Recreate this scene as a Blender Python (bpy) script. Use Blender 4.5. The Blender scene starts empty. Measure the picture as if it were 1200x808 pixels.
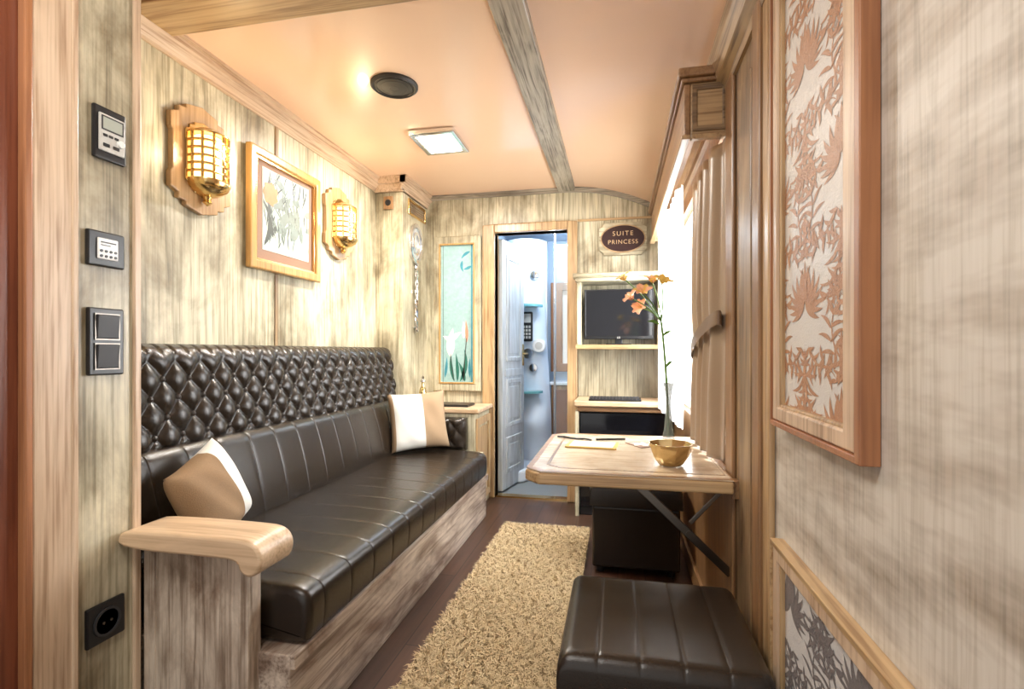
import bpy, bmesh, math, random
from mathutils import Vector, Matrix, Euler, Quaternion
random.seed(7)
R = math.radians; PI = math.pi
sc = bpy.context.scene; col = sc.collection
sin, cos = math.sin, math.cos

# ------------------------------------------------------------------ materials
def newmat(name):
    m = bpy.data.materials.new(name); m.use_nodes = True
    nt = m.node_tree; b = nt.nodes['Principled BSDF']
    return m, nt, b
def pbr(name, c, rough=.5, metal=0, bump=0, bscale=200, emit=None, es=0, alpha=1, trans=0, coat=0, var=.0):
    m, nt, b = newmat(name)
    b.inputs['Base Color'].default_value = (*c, 1); b.inputs['Roughness'].default_value = rough
    b.inputs['Metallic'].default_value = metal; b.inputs['Alpha'].default_value = alpha
    b.inputs['Transmission Weight'].default_value = trans; b.inputs['Coat Weight'].default_value = coat
    if emit: b.inputs['Emission Color'].default_value = (*emit, 1); b.inputs['Emission Strength'].default_value = es
    tc = nt.nodes.new('ShaderNodeTexCoord'); n = nt.nodes.new('ShaderNodeTexNoise')
    n.inputs['Scale'].default_value = bscale; n.inputs['Detail'].default_value = 3
    nt.links.new(tc.outputs['Object'], n.inputs['Vector'])
    if bump:
        bp = nt.nodes.new('ShaderNodeBump'); bp.inputs['Strength'].default_value = bump; bp.inputs['Distance'].default_value = .002
        nt.links.new(n.outputs['Fac'], bp.inputs['Height']); nt.links.new(bp.outputs['Normal'], b.inputs['Normal'])
    if var:
        mx = nt.nodes.new('ShaderNodeMix'); mx.data_type = 'RGBA'
        mx.inputs[6].default_value = (*[x*(1-var) for x in c], 1); mx.inputs[7].default_value = (*[min(1, x*(1+var)) for x in c], 1)
        nt.links.new(n.outputs['Fac'], mx.inputs[0]); nt.links.new(mx.outputs[2], b.inputs['Base Color'])
    return m
def ramp(nt, stops):
    r = nt.nodes.new('ShaderNodeValToRGB'); e = r.color_ramp.elements
    while len(e) < len(stops): e.new(.5)
    for i, (p, c) in enumerate(stops): e[i].position = p; e[i].color = (*c, 1)
    return r
def wood(name, light, dark, axis='z', brush=None, rough=.42, freq=1.0, bamt=.6, bscale=1.7, coat=.15, grain=.75, low=.35, bmap=(1.5, .55), blo=.44, bwid=.24, bdet=6, bdist=.4):
    """brushed / lime-washed wood: wide cathedral bands, fine pores and broad brush blotches"""
    m, nt, b = newmat(name); L = nt.links.new
    tc = nt.nodes.new('ShaderNodeTexCoord')
    ai = 'xyz'.index(axis)
    def mp(across, along):
        q = nt.nodes.new('ShaderNodeMapping'); s = [across]*3; s[ai] = along
        q.inputs['Scale'].default_value = s; L(tc.outputs['Object'], q.inputs['Vector']); return q
    m1 = mp(9*freq, .9*freq); n1 = nt.nodes.new('ShaderNodeTexNoise'); n1.inputs['Scale'].default_value = 1.3
    n1.inputs['Detail'].default_value = 7; n1.inputs['Distortion'].default_value = 1.1; L(m1.outputs[0], n1.inputs['Vector'])
    mulw = nt.nodes.new('ShaderNodeMath'); mulw.operation = 'MULTIPLY'; mulw.inputs[1].default_value = 22.0; L(n1.outputs['Fac'], mulw.inputs[0])
    fr = nt.nodes.new('ShaderNodeMath'); fr.operation = 'SINE'; L(mulw.outputs[0], fr.inputs[0])
    r0 = nt.nodes.new('ShaderNodeMapRange'); r0.inputs[1].default_value = -1; r0.inputs[2].default_value = 1
    r0.inputs[3].default_value = 0; r0.inputs[4].default_value = 1; L(fr.outputs[0], r0.inputs[0])
    m2 = mp(110*freq, 3*freq); n2 = nt.nodes.new('ShaderNodeTexNoise'); n2.inputs['Scale'].default_value = 1.0
    n2.inputs['Detail'].default_value = 3; L(m2.outputs[0], n2.inputs['Vector'])
    r2 = ramp(nt, [(.36, (0, 0, 0)), (.58, (1, 1, 1))]); L(n2.outputs['Fac'], r2.inputs[0])
    ad = nt.nodes.new('ShaderNodeMath'); ad.operation = 'MULTIPLY_ADD'; ad.inputs[1].default_value = .45
    L(r0.outputs[0], ad.inputs[0])
    h = nt.nodes.new('ShaderNodeMath'); h.operation = 'MULTIPLY'; h.inputs[1].default_value = .55; L(r2.outputs[0], h.inputs[0]); L(h.outputs[0], ad.inputs[2])
    mid = tuple(l*grain + d*(1-grain) for l, d in zip(light, dark))
    rc = ramp(nt, [(0, tuple(l*low+d*(1-low) for l, d in zip(light, dark))), (.5, mid), (1, light)]); L(ad.outputs[0], rc.inputs[0])
    m3 = mp(*bmap); n3 = nt.nodes.new('ShaderNodeTexNoise'); n3.inputs['Scale'].default_value = bscale
    n3.inputs['Detail'].default_value = bdet; n3.inputs['Roughness'].default_value = .62; n3.inputs['Distortion'].default_value = bdist; L(m3.outputs[0], n3.inputs['Vector'])
    r3 = ramp(nt, [(blo, (0, 0, 0)), (blo+bwid, (bamt,)*3)]); L(n3.outputs['Fac'], r3.inputs[0])
    mx = nt.nodes.new('ShaderNodeMix'); mx.data_type = 'RGBA'; L(r3.outputs[0], mx.inputs[0]); L(rc.outputs[0], mx.inputs[6])
    # the brushed patches keep the grain
    mb_ = nt.nodes.new('ShaderNodeMix'); mb_.data_type = 'RGBA'; br_ = brush or dark
    mb_.inputs[6].default_value = (*[x*.6 for x in br_], 1); mb_.inputs[7].default_value = (*[min(1, x*1.25) for x in br_], 1)
    L(ad.outputs[0], mb_.inputs[0]); L(mb_.outputs[2], mx.inputs[7])
    L(mx.outputs[2], b.inputs['Base Color']); b.inputs['Roughness'].default_value = rough; b.inputs['Coat Weight'].default_value = coat
    b.inputs['Coat Roughness'].default_value = .25
    bp = nt.nodes.new('ShaderNodeBump'); bp.inputs['Strength'].default_value = .12; bp.inputs['Distance'].default_value = .002
    L(ad.outputs[0], bp.inputs['Height']); L(bp.outputs['Normal'], b.inputs['Normal'])
    return m
M = {}
WL, WD, WB = (.72, .66, .48), (.22, .185, .10), (.19, .145, .078)
for a in 'xyz':
    M['wash_'+a] = wood('washed_wood_'+a, WL, WD, a, WB, bamt=.9, grain=.72, low=.22, bscale=1.8, blo=.43, bwid=.22, bmap=(2.0, 1.1))
    M['brown_'+a] = wood('brown_wood_'+a, (.36, .20, .09), (.12, .055, .022), a, (.17, .085, .035), rough=.35, bamt=.6)
    M['post_'+a] = wood('weathered_brown_wood_'+a, (.43, .29, .15), (.12, .065, .028), a, (.15, .085, .04), rough=.38, bamt=.85, low=.1, bscale=3, blo=.42)
    M['honey_'+a] = wood('honey_wood_'+a, (.58, .40, .21), (.26, .14, .055), a, (.30, .175, .08), rough=.35, bamt=.7, low=.15)
    M['beam_'+a] = wood('grey_washed_wood_'+a, (.50, .45, .36), (.10, .08, .06), a, (.15, .125, .095), bamt=.85, freq=1.4, low=.1)
    M['pale_'+a] = wood('pale_tan_wood_'+a, (.70, .535, .375), (.34, .20, .11), a, (.40, .25, .145), bamt=.65, low=.15)
M['olive'] = wood('olive_washed_wood', (.42, .38, .27), (.13, .105, .055), 'z', (.12, .095, .05), bamt=.85, low=.2, bscale=2.5, blo=.42)
M['wall_r'] = wood('beige_brushed_wall_wood', (.68, .64, .57), (.44, .39, .31), 'z', (.29, .22, .15), bamt=.85, bscale=1.7, rough=.48, coat=0, low=.45, grain=.85, bmap=(2.0, 8.0), blo=.43, bwid=.30, bdet=4, bdist=0, freq=1.6)
M['redwood'] = wood('dark_red_wood', (.22, .065, .03), (.09, .02, .01), 'z', (.13, .035, .016), rough=.35)
M['plaque'] = wood('copper_brown_plaque_wood', (.54, .345, .165), (.26, .13, .05), 'z', (.33, .18, .08), rough=.26, bamt=.55, coat=.4)
M['sofabase'] = wood('limed_board', (.74, .64, .53), (.20, .125, .085), 'y', (.185, .112, .075), bamt=.9, bscale=3.0, bmap=(3, 1.0), low=.2, blo=.41)
M['panelwood'] = wood('limed_arm_panel', (.74, .64, .52), (.20, .13, .085), 'z', (.20, .125, .08), bamt=.9, bscale=3.0, bmap=(3, 1.2), low=.2)
M['armwood'] = wood('arm_wood', (.73, .54, .35), (.35, .21, .11), 'x', (.39, .24, .125), bamt=.55, bscale=3)
M['orange'] = wood('orange_wood', (.42, .18, .075), (.20, .07, .03), 'z', (.26, .10, .04), bamt=.5)
M['tabletop'] = wood('bleached_tabletop', (.80, .68, .52), (.46, .33, .21), 'x', (.48, .35, .23), bamt=.75, bscale=5, rough=.2, coat=.5, bmap=(2, 2))
M['doorwood'] = wood('greywash_door', (.56, .60, .64), (.23, .23, .22), 'z', (.30, .31, .31), bamt=.7)
M['leather'] = pbr('dark_brown_leather', (.0215, .0148, .0098), .27, bump=.25, bscale=420, var=.25)
M['leather2'] = pbr('leather_button', (.026, .018, .013), .28, bump=.1)
M['black'] = pbr('black_plastic', (.012, .012, .013), .35, var=.1)
M['blackgloss'] = pbr('black_glass', (.006, .006, .008), .08)
M['bezel'] = pbr('black_bezel', (.007, .007, .008), .25)
M['speaker'] = pbr('dark_speaker_grille', (.035, .030, .026), .5, var=.2)
M['greyplastic'] = pbr('grey_plastic', (.55, .54, .50), .4, var=.05)
M['lcd'] = pbr('pale_display', (.40, .43, .37), .25)
M['white'] = pbr('white_plastic', (.82, .82, .80), .3, var=.03)
M['shower'] = pbr('white_acrylic', (.75, .82, .90), .18, var=.03)
M['bathwall'] = pbr('pale_blue_panel', (.46, .58, .73), .3, var=.05, bscale=3)
M['ceiling'] = pbr('peach_ceiling_laminate', (.87, .60, .415), .24, coat=.35, var=.05, bscale=1.4)
M['brass'] = pbr('polished_brass', (.78, .54, .23), .20, 1, var=.1, bscale=20)
M['goldframe'] = wood('gilt_wood', (.58, .34, .11), (.28, .13, .035), 'z', (.34, .17, .05), rough=.3, bamt=.4)
M['chrome'] = pbr('chrome', (.75, .75, .76), .12, 1)
M['mirror'] = pbr('mirror_silver', (.85, .87, .88), .03, 1)
M['steel'] = pbr('dark_steel', (.16, .14, .12), .3, 1)
M['glow'] = pbr('lit_lamp_glass', (.9, .75, .5), .3, emit=(1, .70, .36), es=2.2)
M['lampglow'] = pbr('lit_ceiling_diffuser', (1, 1, 1), .3, emit=(1, .96, .88), es=22)
m, nt, b = newmat('white_voile'); M['sheer'] = m
b.inputs['Base Color'].default_value = (.92, .91, .88, 1); b.inputs['Roughness'].default_value = .8
tl = nt.nodes.new('ShaderNodeBsdfTranslucent'); tl.inputs['Color'].default_value = (.95, .94, .92, 1)
ms = nt.nodes.new('ShaderNodeMixShader'); ms.inputs[0].default_value = .6
nt.links.new(b.outputs[0], ms.inputs[1]); nt.links.new(tl.outputs[0], ms.inputs[2]); nt.links.new(ms.outputs[0], nt.nodes['Material Output'].inputs['Surface'])
M['curtain'] = pbr('taupe_satin', (.30, .21, .135), .36, bump=.2, bscale=300, var=.12)
M['curtain'].node_tree.nodes['Principled BSDF'].inputs['Sheen Weight'].default_value = .2
M['tie'] = pbr('taupe_brown_satin', (.21, .135, .082), .35, bump=.2, bscale=300, var=.12)
M['linen_brown'] = pbr('brown_linen', (.27, .17, .09), .85, bump=.6, bscale=350, var=.25)
M['linen_white'] = pbr('white_linen', (.78, .77, .72), .85, bump=.5, bscale=350, var=.06)
M['linen_tan'] = pbr('tan_linen', (.38, .26, .155), .85, bump=.6, bscale=350, var=.2)
M['rugbase'] = pbr('rug_backing', (.40, .29, .15), .95, bump=.8, bscale=120, var=.2)
M['pile'] = pbr('rug_pile', (.65, .51, .31), .9, var=.18, bscale=14)
M['silverfabric'] = pbr('silver_damask_ground', (.66, .635, .60), .36, bump=.4, bscale=260, var=.10)
M['whitefabric'] = pbr('white_damask_ground', (.64, .63, .62), .36, bump=.4, bscale=260, var=.10)
M['copper'] = pbr('copper_damask_thread', (.45, .235, .13), .40, bump=.5, bscale=300, var=.22)
M['darkthread'] = pbr('grey_damask_thread', (.19, .17, .17), .45, bump=.5, bscale=300, var=.3)
M['glass'] = pbr('clear_glass', (.22, .26, .24), .04, alpha=.50)
M['windowglass'] = pbr('window_glass', (.95, .97, 1), .03, alpha=.12)
M['frost'] = pbr('frosted_aqua_glass', (.33, .50, .49), .75, bump=.5, bscale=45, var=.2)
M['teal'] = pbr('teal_glass', (.05, .28, .36), .6, var=.4, bscale=30)
M['green'] = pbr('green_glass', (.02, .15, .11), .6, var=.4, bscale=30)
M['milk'] = pbr('milk_glass', (.92, .91, .85), .6)
M['silverdisc'] = pbr('silvered_glass', (.66, .69, .70), .2, .6)
M['amber'] = pbr('amber_glass', (.62, .30, .18), .6)
M['lead'] = pbr('lead_came', (.10, .11, .10), .4, .8)
M['maroon'] = pbr('maroon_lacquer', (.030, .009, .008), .25)
M['coppertext'] = pbr('copper_lettering', (.80, .56, .30), .35, .3)
M['mat'] = pbr('mauve_brown_mat', (.27, .155, .10), .7, var=.1)
M['print'] = pbr('print_paper', (.44, .50, .44), .5, var=.4, bscale=9)
M['ink'] = pbr('print_dark_ink', (.045, .055, .05), .5, var=.4, bscale=20)
M['ink2'] = pbr('print_grey_wash', (.17, .21, .19), .5, var=.3, bscale=20)
M['poppy'] = pbr('print_orange', (.55, .18, .06), .5, var=.4, bscale=25)
M['stem'] = pbr('flower_stem_green', (.12, .25, .05), .5)
M['petal'] = pbr('orange_pink_petal', (.98, .50, .32), .5, var=.15, bscale=60)
M['petal2'] = pbr('yellow_petal', (.99, .66, .16), .5, var=.15, bscale=60)
M['paper'] = pbr('cream_paper', (.82, .76, .62), .6)
M['ochre'] = pbr('ochre_border', (.55, .36, .08), .5)
M['bowl'] = pbr('antique_brass', (.58, .44, .22), .13, 1, var=.12, bscale=30)
M['key'] = pbr('dark_key', (.03, .03, .033), .45)
M['tileglass'] = pbr('aqua_glass_shelf', (.18, .46, .50), .1, alpha=.9)
M['screenglass'] = pbr('clear_screen_glass', (.75, .88, .88), .05, alpha=.08)
M['backdark'] = pbr('grey_bath_floor', (.20, .22, .23), .4, var=.2)
# floor: dark planks
m, nt, b = newmat('dark_plank_floor'); M['floor'] = m
tc = nt.nodes.new('ShaderNodeTexCoord'); mp_ = nt.nodes.new('ShaderNodeMapping'); mp_.inputs['Rotation'].default_value = (0, 0, R(90))
br = nt.nodes.new('ShaderNodeTexBrick'); br.inputs['Scale'].default_value = 1; br.inputs['Brick Width'].default_value = 1.2; br.inputs['Row Height'].default_value = .13
br.inputs['Mortar Size'].default_value = .0025; br.inputs['Color1'].default_value = (.085, .042, .026, 1); br.inputs['Color2'].default_value = (.055, .027, .017, 1); br.inputs['Mortar'].default_value = (.01, .006, .004, 1)
nt.links.new(tc.outputs['Object'], mp_.inputs[0]); nt.links.new(mp_.outputs[0], br.inputs['Vector'])
nn = nt.nodes.new('ShaderNodeTexNoise'); nn.inputs['Scale'].default_value = 1; nn.inputs['Detail'].default_value = 5
mq = nt.nodes.new('ShaderNodeMapping'); mq.inputs['Scale'].default_value = (45, 2.5, 1); nt.links.new(tc.outputs['Object'], mq.inputs[0]); nt.links.new(mq.outputs[0], nn.inputs['Vector'])
mx = nt.nodes.new('ShaderNodeMix'); mx.data_type = 'RGBA'; mx.blend_type = 'OVERLAY'; mx.inputs[0].default_value = .7
nt.links.new(br.outputs['Color'], mx.inputs[6]); nt.links.new(nn.outputs['Fac'], mx.inputs[7]); nt.links.new(mx.outputs[2], b.inputs['Base Color'])
b.inputs['Roughness'].default_value = .28

# ------------------------------------------------------------------ mesh builder
def rootloc(o):
    while o.parent: o = o.parent
    return Vector(o.location)
class MB:
    def __init__(s): s.v = []; s.f = []; s.m = []
    def add(s, vs, fs, mi=0):
        n = len(s.v); s.v += [tuple(v) for v in vs]; s.f += [tuple(i+n for i in f) for f in fs]; s.m += [mi]*len(fs); return s
    def box(s, x0, x1, y0, y1, z0, z1, mi=0):
        return s.add([(x0,y0,z0),(x1,y0,z0),(x1,y1,z0),(x0,y1,z0),(x0,y0,z1),(x1,y0,z1),(x1,y1,z1),(x0,y1,z1)],
                     [(0,3,2,1),(4,5,6,7),(0,1,5,4),(1,2,6,5),(2,3,7,6),(3,0,4,7)], mi)
    def prism(s, poly, a0, a1, axis='y', mi=0):
        def p(u, w, a): return {'x': (a,u,w), 'y': (u,a,w), 'z': (u,w,a)}[axis]
        n = len(poly); vs = [p(u,w,a0) for u,w in poly]+[p(u,w,a1) for u,w in poly]
        fs = [tuple(range(n)), tuple(range(2*n-1, n-1, -1))]+[(i,(i+1)%n,n+(i+1)%n,n+i) for i in range(n)]
        return s.add(vs, fs, mi)
    def ring(s, outer, inner, a0, a1, axis='x', mi=0):
        def p(u, w, a): return {'x': (a,u,w), 'y': (u,a,w), 'z': (u,w,a)}[axis]
        n = len(outer); vs = []
        for a in (a0, a1):
            vs += [p(u,w,a) for u,w in outer]+[p(u,w,a) for u,w in inner]
        fs = []
        for i in range(n):
            j = (i+1) % n
            fs += [(i,j,n+j,n+i), (2*n+i,3*n+i,3*n+j,2*n+j), (i,2*n+i,2*n+j,j), (n+i,n+j,3*n+j,3*n+i)]
        return s.add(vs, fs, mi)
    def tube(s, pts, r, n=8, mi=0, closed=False):
        pts = [Vector(p) for p in pts]; N = len(pts); vs = []; prev = None
        for i, p in enumerate(pts):
            if closed: t = pts[(i+1) % N]-pts[i-1]
            else: t = pts[min(i+1, N-1)]-pts[max(i-1, 0)]
            t.normalize()
            a = prev if prev is not None else (Vector((0,0,1)) if abs(t.z) < .9 else Vector((1,0,0)))
            a = (a-t*a.dot(t)).normalized(); prev = a; c = t.cross(a)
            rr = r[i] if isinstance(r, (list, tuple)) else r
            vs += [p+(a*cos(2*PI*k/n)+c*sin(2*PI*k/n))*rr for k in range(n)]
        fs = [(i*n+k, i*n+(k+1)%n, ((i+1)%N)*n+(k+1)%n, ((i+1)%N)*n+k) for i in range(N if closed else N-1) for k in range(n)]
        if not closed: fs += [tuple(range(n-1,-1,-1)), tuple(range((N-1)*n, N*n))]
        return s.add(vs, fs, mi)
    def lathe(s, prof, c, n=32, axis='z', mi=0, a0=0, a1=2*PI, cap=True):
        vs = []; full = abs(a1-a0-2*PI) < 1e-6; steps = n if full else n+1
        for r, z in prof:
            for k in range(steps):
                a = a0+(a1-a0)*k/n; q = (r*cos(a), r*sin(a), z)
                if axis == 'x': q = (q[2], q[0], q[1])
                if axis == 'y': q = (q[0], q[2], q[1])
                vs.append((c[0]+q[0], c[1]+q[1], c[2]+q[2]))
        fs = []
        for i in range(len(prof)-1):
            for k in range(n):
                k2 = (k+1) % steps if full else k+1
                fs.append((i*steps+k, i*steps+k2, (i+1)*steps+k2, (i+1)*steps+k))
        if cap and full:
            if prof[0][0] > 1e-5: fs.append(tuple(range(n-1,-1,-1)))
            if prof[-1][0] > 1e-5: fs.append(tuple((len(prof)-1)*steps+k for k in range(n)))
        return s.add(vs, fs, mi)
    def ball(s, c, r, n=12, mi=0):
        r = r if isinstance(r, (tuple, list)) else (r, r, r); m = n//2
        vs = []
        for i in range(m+1):
            t = PI*i/m
            for k in range(n):
                a = 2*PI*k/n; vs.append((c[0]+r[0]*sin(t)*cos(a), c[1]+r[1]*sin(t)*sin(a), c[2]+r[2]*cos(t)))
        return s.add(vs, [(i*n+k, i*n+(k+1)%n, (i+1)*n+(k+1)%n, (i+1)*n+k) for i in range(m) for k in range(n)], mi)
    def grid(s, fn, nu, nv, mi=0):
        vs = [fn(i/nu, j/nv) for j in range(nv+1) for i in range(nu+1)]
        w = nu+1
        return s.add(vs, [(j*w+i, j*w+i+1, (j+1)*w+i+1, (j+1)*w+i) for j in range(nv) for i in range(nu)], mi)
    def build(s, name, mats, parent=None, loc=None, smooth=False, bevel=0, seg=2, recalc=True, weld=True, ang=40):
        L = rootloc(parent) if parent else Vector(loc or (0,0,0))
        me = bpy.data.meshes.new(name); me.from_pydata([tuple(Vector(v)-L) for v in s.v], [], s.f)
        mats = mats if isinstance(mats, (list, tuple)) else [mats]
        for q in mats: me.materials.append(q)
        for p, i in zip(me.polygons, s.m): p.material_index = i
        bm = bmesh.new(); bm.from_mesh(me)
        if weld: bmesh.ops.remove_doubles(bm, verts=bm.verts, dist=1e-6)
        if recalc: bmesh.ops.recalc_face_normals(bm, faces=bm.faces)
        bm.to_mesh(me); bm.free()
        if smooth:
            for p in me.polygons: p.use_smooth = True
            me.set_sharp_from_angle(angle=R(ang))
        o = bpy.data.objects.new(name, me); col.objects.link(o)
        if parent: o.parent = parent
        else: o.location = L
        if bevel:
            bv = o.modifiers.new('Bevel', 'BEVEL'); bv.width = bevel; bv.segments = seg; bv.limit_method = 'ANGLE'; bv.angle_limit = R(40)
        return o
def tag(o, label=None, cat=None, group=None, kind=None):
    if label: o['label'] = label
    if cat: o['category'] = cat
    if group: o['group'] = group
    if kind: o['kind'] = kind
    return o
def thing(name, loc, label, cat, group=None):
    o = bpy.data.objects.new(name, None); col.objects.link(o); o.location = loc; o.empty_display_size = .1
    return tag(o, label, cat, group)
def struct(name, mb, mats, **k): return tag(mb.build(name, mats, **k), kind='structure')
def dup(root, loc, label=None, rotz=None):
    r = root.copy(); col.objects.link(r); r.location = loc
    if rotz is not None: r.rotation_euler.z = rotz
    if label: r['label'] = label
    for ch in list(root.children):
        c = ch.copy(); col.objects.link(c); c.parent = r
        for g in ch.children:
            d = g.copy(); col.objects.link(d); d.parent = c
    return r
def text(body, size, mat, name, parent, center, facing='-y', extrude=.0006, spacing=1.0, bold=0):
    cu = bpy.data.curves.new('t', 'FONT'); cu.body = body; cu.size = size; cu.align_x = 'CENTER'; cu.align_y = 'CENTER'; cu.extrude = extrude; cu.space_character = spacing; cu.offset = bold
    ob = bpy.data.objects.new('t', cu); col.objects.link(ob); bpy.context.view_layer.update()
    me = bpy.data.meshes.new_from_object(ob.evaluated_get(bpy.context.evaluated_depsgraph_get()))
    bpy.data.objects.remove(ob)
    rot = Matrix.Rotation(R(90), 4, 'X')
    if facing == '+x': rot = Matrix.Rotation(R(90), 4, 'Z') @ rot
    L = Vector(center)-rootloc(parent)
    me.transform(Matrix.Translation(L) @ rot)
    me.materials.clear(); me.materials.append(mat)
    o = bpy.data.objects.new(name, me); col.objects.link(o); o.parent = parent; return o
def chaikin(p, it=2, closed=True):
    for _ in range(it):
        q = []; n = len(p)
        for i in range(n if closed else n-1):
            a, b_ = p[i], p[(i+1) % n]
            q += [tuple(.75*x+.25*y for x, y in zip(a, b_)), tuple(.25*x+.75*y for x, y in zip(a, b_))]
        p = q
    return p
def leaf(p, ang, L, W, curl=0, n=9, serr=0):
    """2-D curved leaf as a strip: list of (left, right)"""
    out = []; x, y = p; a = R(ang)
    for i in range(n+1):
        t = i/n; w = W*(sin(PI*min(1, t**.8*.97+.03)))*(1-.25*serr*(i % 2))
        out.append(((x-w*sin(a), y+w*cos(a)), (x+w*sin(a), y-w*cos(a))))
        x += L/n*cos(a); y += L/n*sin(a); a += R(curl)/n
    return out
def put_leaf(mb, lf, mapf, mi=0, clip=None):
    vs = []
    for l, r in lf:
        for q in (l, r):
            if clip: q = (min(max(q[0], clip[0]), clip[1]), min(max(q[1], clip[2]), clip[3]))
            vs.append(mapf(*q))
    mb.add(vs, [(2*i, 2*i+1, 2*i+3, 2*i+2) for i in range(len(lf)-1)], mi)
def rect(a0, a1, b0, b1): return [(a0,b0),(a1,b0),(a1,b1),(a0,b1)]

# ------------------------------------------------------------------ setting
XL, XP, XR, YF, ZC = -1.65, -1.30, .36, 3.76, 2.30
struct('floor', MB().box(-1.9, .6, -.8, 3.83, -.06, 0), M['floor'])
prof = [(-1.9, ZC), (-.37, ZC)] + [(-.37+.85*i/14, ZC-.22*(.85*i/14/.73)**2) for i in range(1, 15)] + [(.48, 2.5), (-1.9, 2.5)]
struct('ceiling', MB().prism(prof, -.8, 3.9, 'y'), M['ceiling'], smooth=True, ang=30)
struct('wall_left', MB().box(-1.76, XL, 1.178, 3.86, 0, ZC), M['wash_z'])
struct('trim_1', MB().box(XL, XL+.007, 2.224, 2.244, 1.0, 2.21), M['post_z'], bevel=.003)
struct('wall_partition', MB().box(-1.76, XP, 1.0, 1.178, 0, ZC), M['wash_z'])
struct('trim_2', MB().box(XP, XP+.010, 1.158, 1.180, .0, ZC).box(XP, XP+.018, .905, 1.0, 0, ZC).box(XP+.0, XP+.022, .988, 1.003, 0, ZC), M['pale_z'], bevel=.004)
struct('wall_left_near', MB().box(-1.76, XP, -.8, 1.0, 0, ZC), M['redwood'])
struct('trim_3', MB().box(XP, XP+.022, .886, .904, 0, ZC), M['orange'], bevel=.004)
# column at the far left
struct('wall_column', MB().box(XL, -1.45, 3.30, YF, 0, 2.2), M['wash_z'], bevel=.004)
def cornice(xw):
    return [(xw, 2.205), (xw+.010, 2.205), (xw+.010, 2.218), (xw+.025, 2.24), (xw+.042, 2.26), (xw+.042, 2.282), (xw+.05, 2.286), (xw+.05, ZC), (xw, ZC)]
mb = MB().prism(cornice(XL), 1.178, 3.30, 'y').prism(cornice(-1.45), 3.25, YF, 'y').box(XL, -1.41, 3.25, 3.30, 2.25, ZC).box(XL, -1.44, 3.275, 3.30, 2.2, 2.25)
struct('trim_4', mb, M['pale_y'])
struct('trim_5', MB().box(-.428, -.305, -.8, YF, 2.268, 2.315), M['beam_y'], bevel=.006)
struct('trim_6', MB().box(-1.64, -.43, 1.42, 1.60, 2.262, 2.31), M['honey_x'], bevel=.006)
# far wall with the doorway
DX0, DX1, DZ = -.908, -.361, 1.99
mb = MB().box(-1.76, DX0, YF, YF+.09, 0, ZC+.0).box(DX1, .46, YF, YF+.09, 0, ZC-.0).box(DX0, DX1, YF, YF+.09, DZ, ZC)
struct('wall_far', mb, M['wash_z'])
mb = MB().box(DX0-.092, DX0, YF-.03, YF+.1, 0, DZ+.06).box(DX1, DX1+.072, YF-.03, YF+.1, 0, DZ+.06).box(DX0, DX1, YF-.03, YF+.1, DZ, DZ+.06)
struct('trim_7', mb, M['honey_z'], bevel=.006)
top = [(-1.45, ZC), (-.37, ZC)]+[(-.37+.73*i/10, ZC-.22*(i/10)**2) for i in range(1, 11)]
outl = top + [(x, z-.035) for x, z in reversed(top)]
struct('trim_8', MB().prism(outl, YF-.022, YF, 'y'), M['beam_x'])
struct('trim_9', MB().box(-.287, .34, YF-.012, YF, 2.045, 2.06), M['honey_x'])
struct('trim_10', MB().box(DX0, DX1, YF-.0, YF+.07, 0, .012), M['brass'])
struct('added_dark_trim', MB().box(-.283, .34, YF-.008, YF, .773, 1.114), M['olive'], bevel=.002)  # olive panel added so the wall reads darker under the sheer's strong light
# right wall
WY0, WY1, WZ0, WZ1 = 1.80, 3.40, .78, 1.86
mb = MB().box(XR, XR+.1, -.8, 1.32, 0, 2.2)
struct('wall_right_near', mb, M['wall_r'])
mb = MB().box(XR, XR+.1, 1.32, WY0, 0, 2.15).box(XR, XR+.1, WY1, YF, 0, 2.15).box(XR, XR+.1, WY0, WY1, WZ1, 2.15).box(XR, XR+.1, WY0, WY1, 0, WZ0)
struct('wall_right', mb, M['brown_z'])
# pilaster beside the window + cornice
struct('trim_11', MB().box(XR-.008, XR, 1.345, 1.76, 0, 1.98).box(XR-.013, XR-.007, 1.47, 1.60, .15, 1.86), M['post_z'], bevel=.004)
struct('trim_14', MB().box(XR-.020, XR-.0082, 1.66, 1.76, 0, 1.98).box(XR-.024, XR-.0082, 1.345, 1.41, 0, 1.98).box(XR-.016, XR-.0082, 1.415, 1.43, 0, 1.98), M['brown_z'], bevel=.005)
struct('trim_12', MB().box(XR-.016, XR, 1.290, 1.345, 0, 1.96), M['honey_z'], bevel=.006)
pr = [(XR, 1.94), (XR-.018, 1.94), (XR-.022, 1.965), (XR-.045, 1.985), (XR-.05, 2.0), (XR-.062, 2.03), (XR-.068, 2.06), (XR, 2.07)]
struct('trim_13', MB().prism(pr, -.5, YF-.03, 'y'), M['post_y'])
# window
struct('window_1', MB().ring(rect(WY0, WY1, WZ0, WZ1), rect(WY0+.05, WY1-.05, WZ0+.05, WZ1-.05), XR+.035, XR+.09, 'x').box(XR+.04, XR+.08, 2.57, 2.62, WZ0+.05, WZ1-.05), M['white'], bevel=.004)
struct('window_2', MB().box(XR+.055, XR+.061, WY0+.05, WY1-.05, WZ0+.05, WZ1-.05), M['windowglass'])
# baseboards
struct('baseboard_right', MB().box(XR-.015, XR, 1.77, 3.40, 0, .09), M['brown_y'], bevel=.004)

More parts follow.
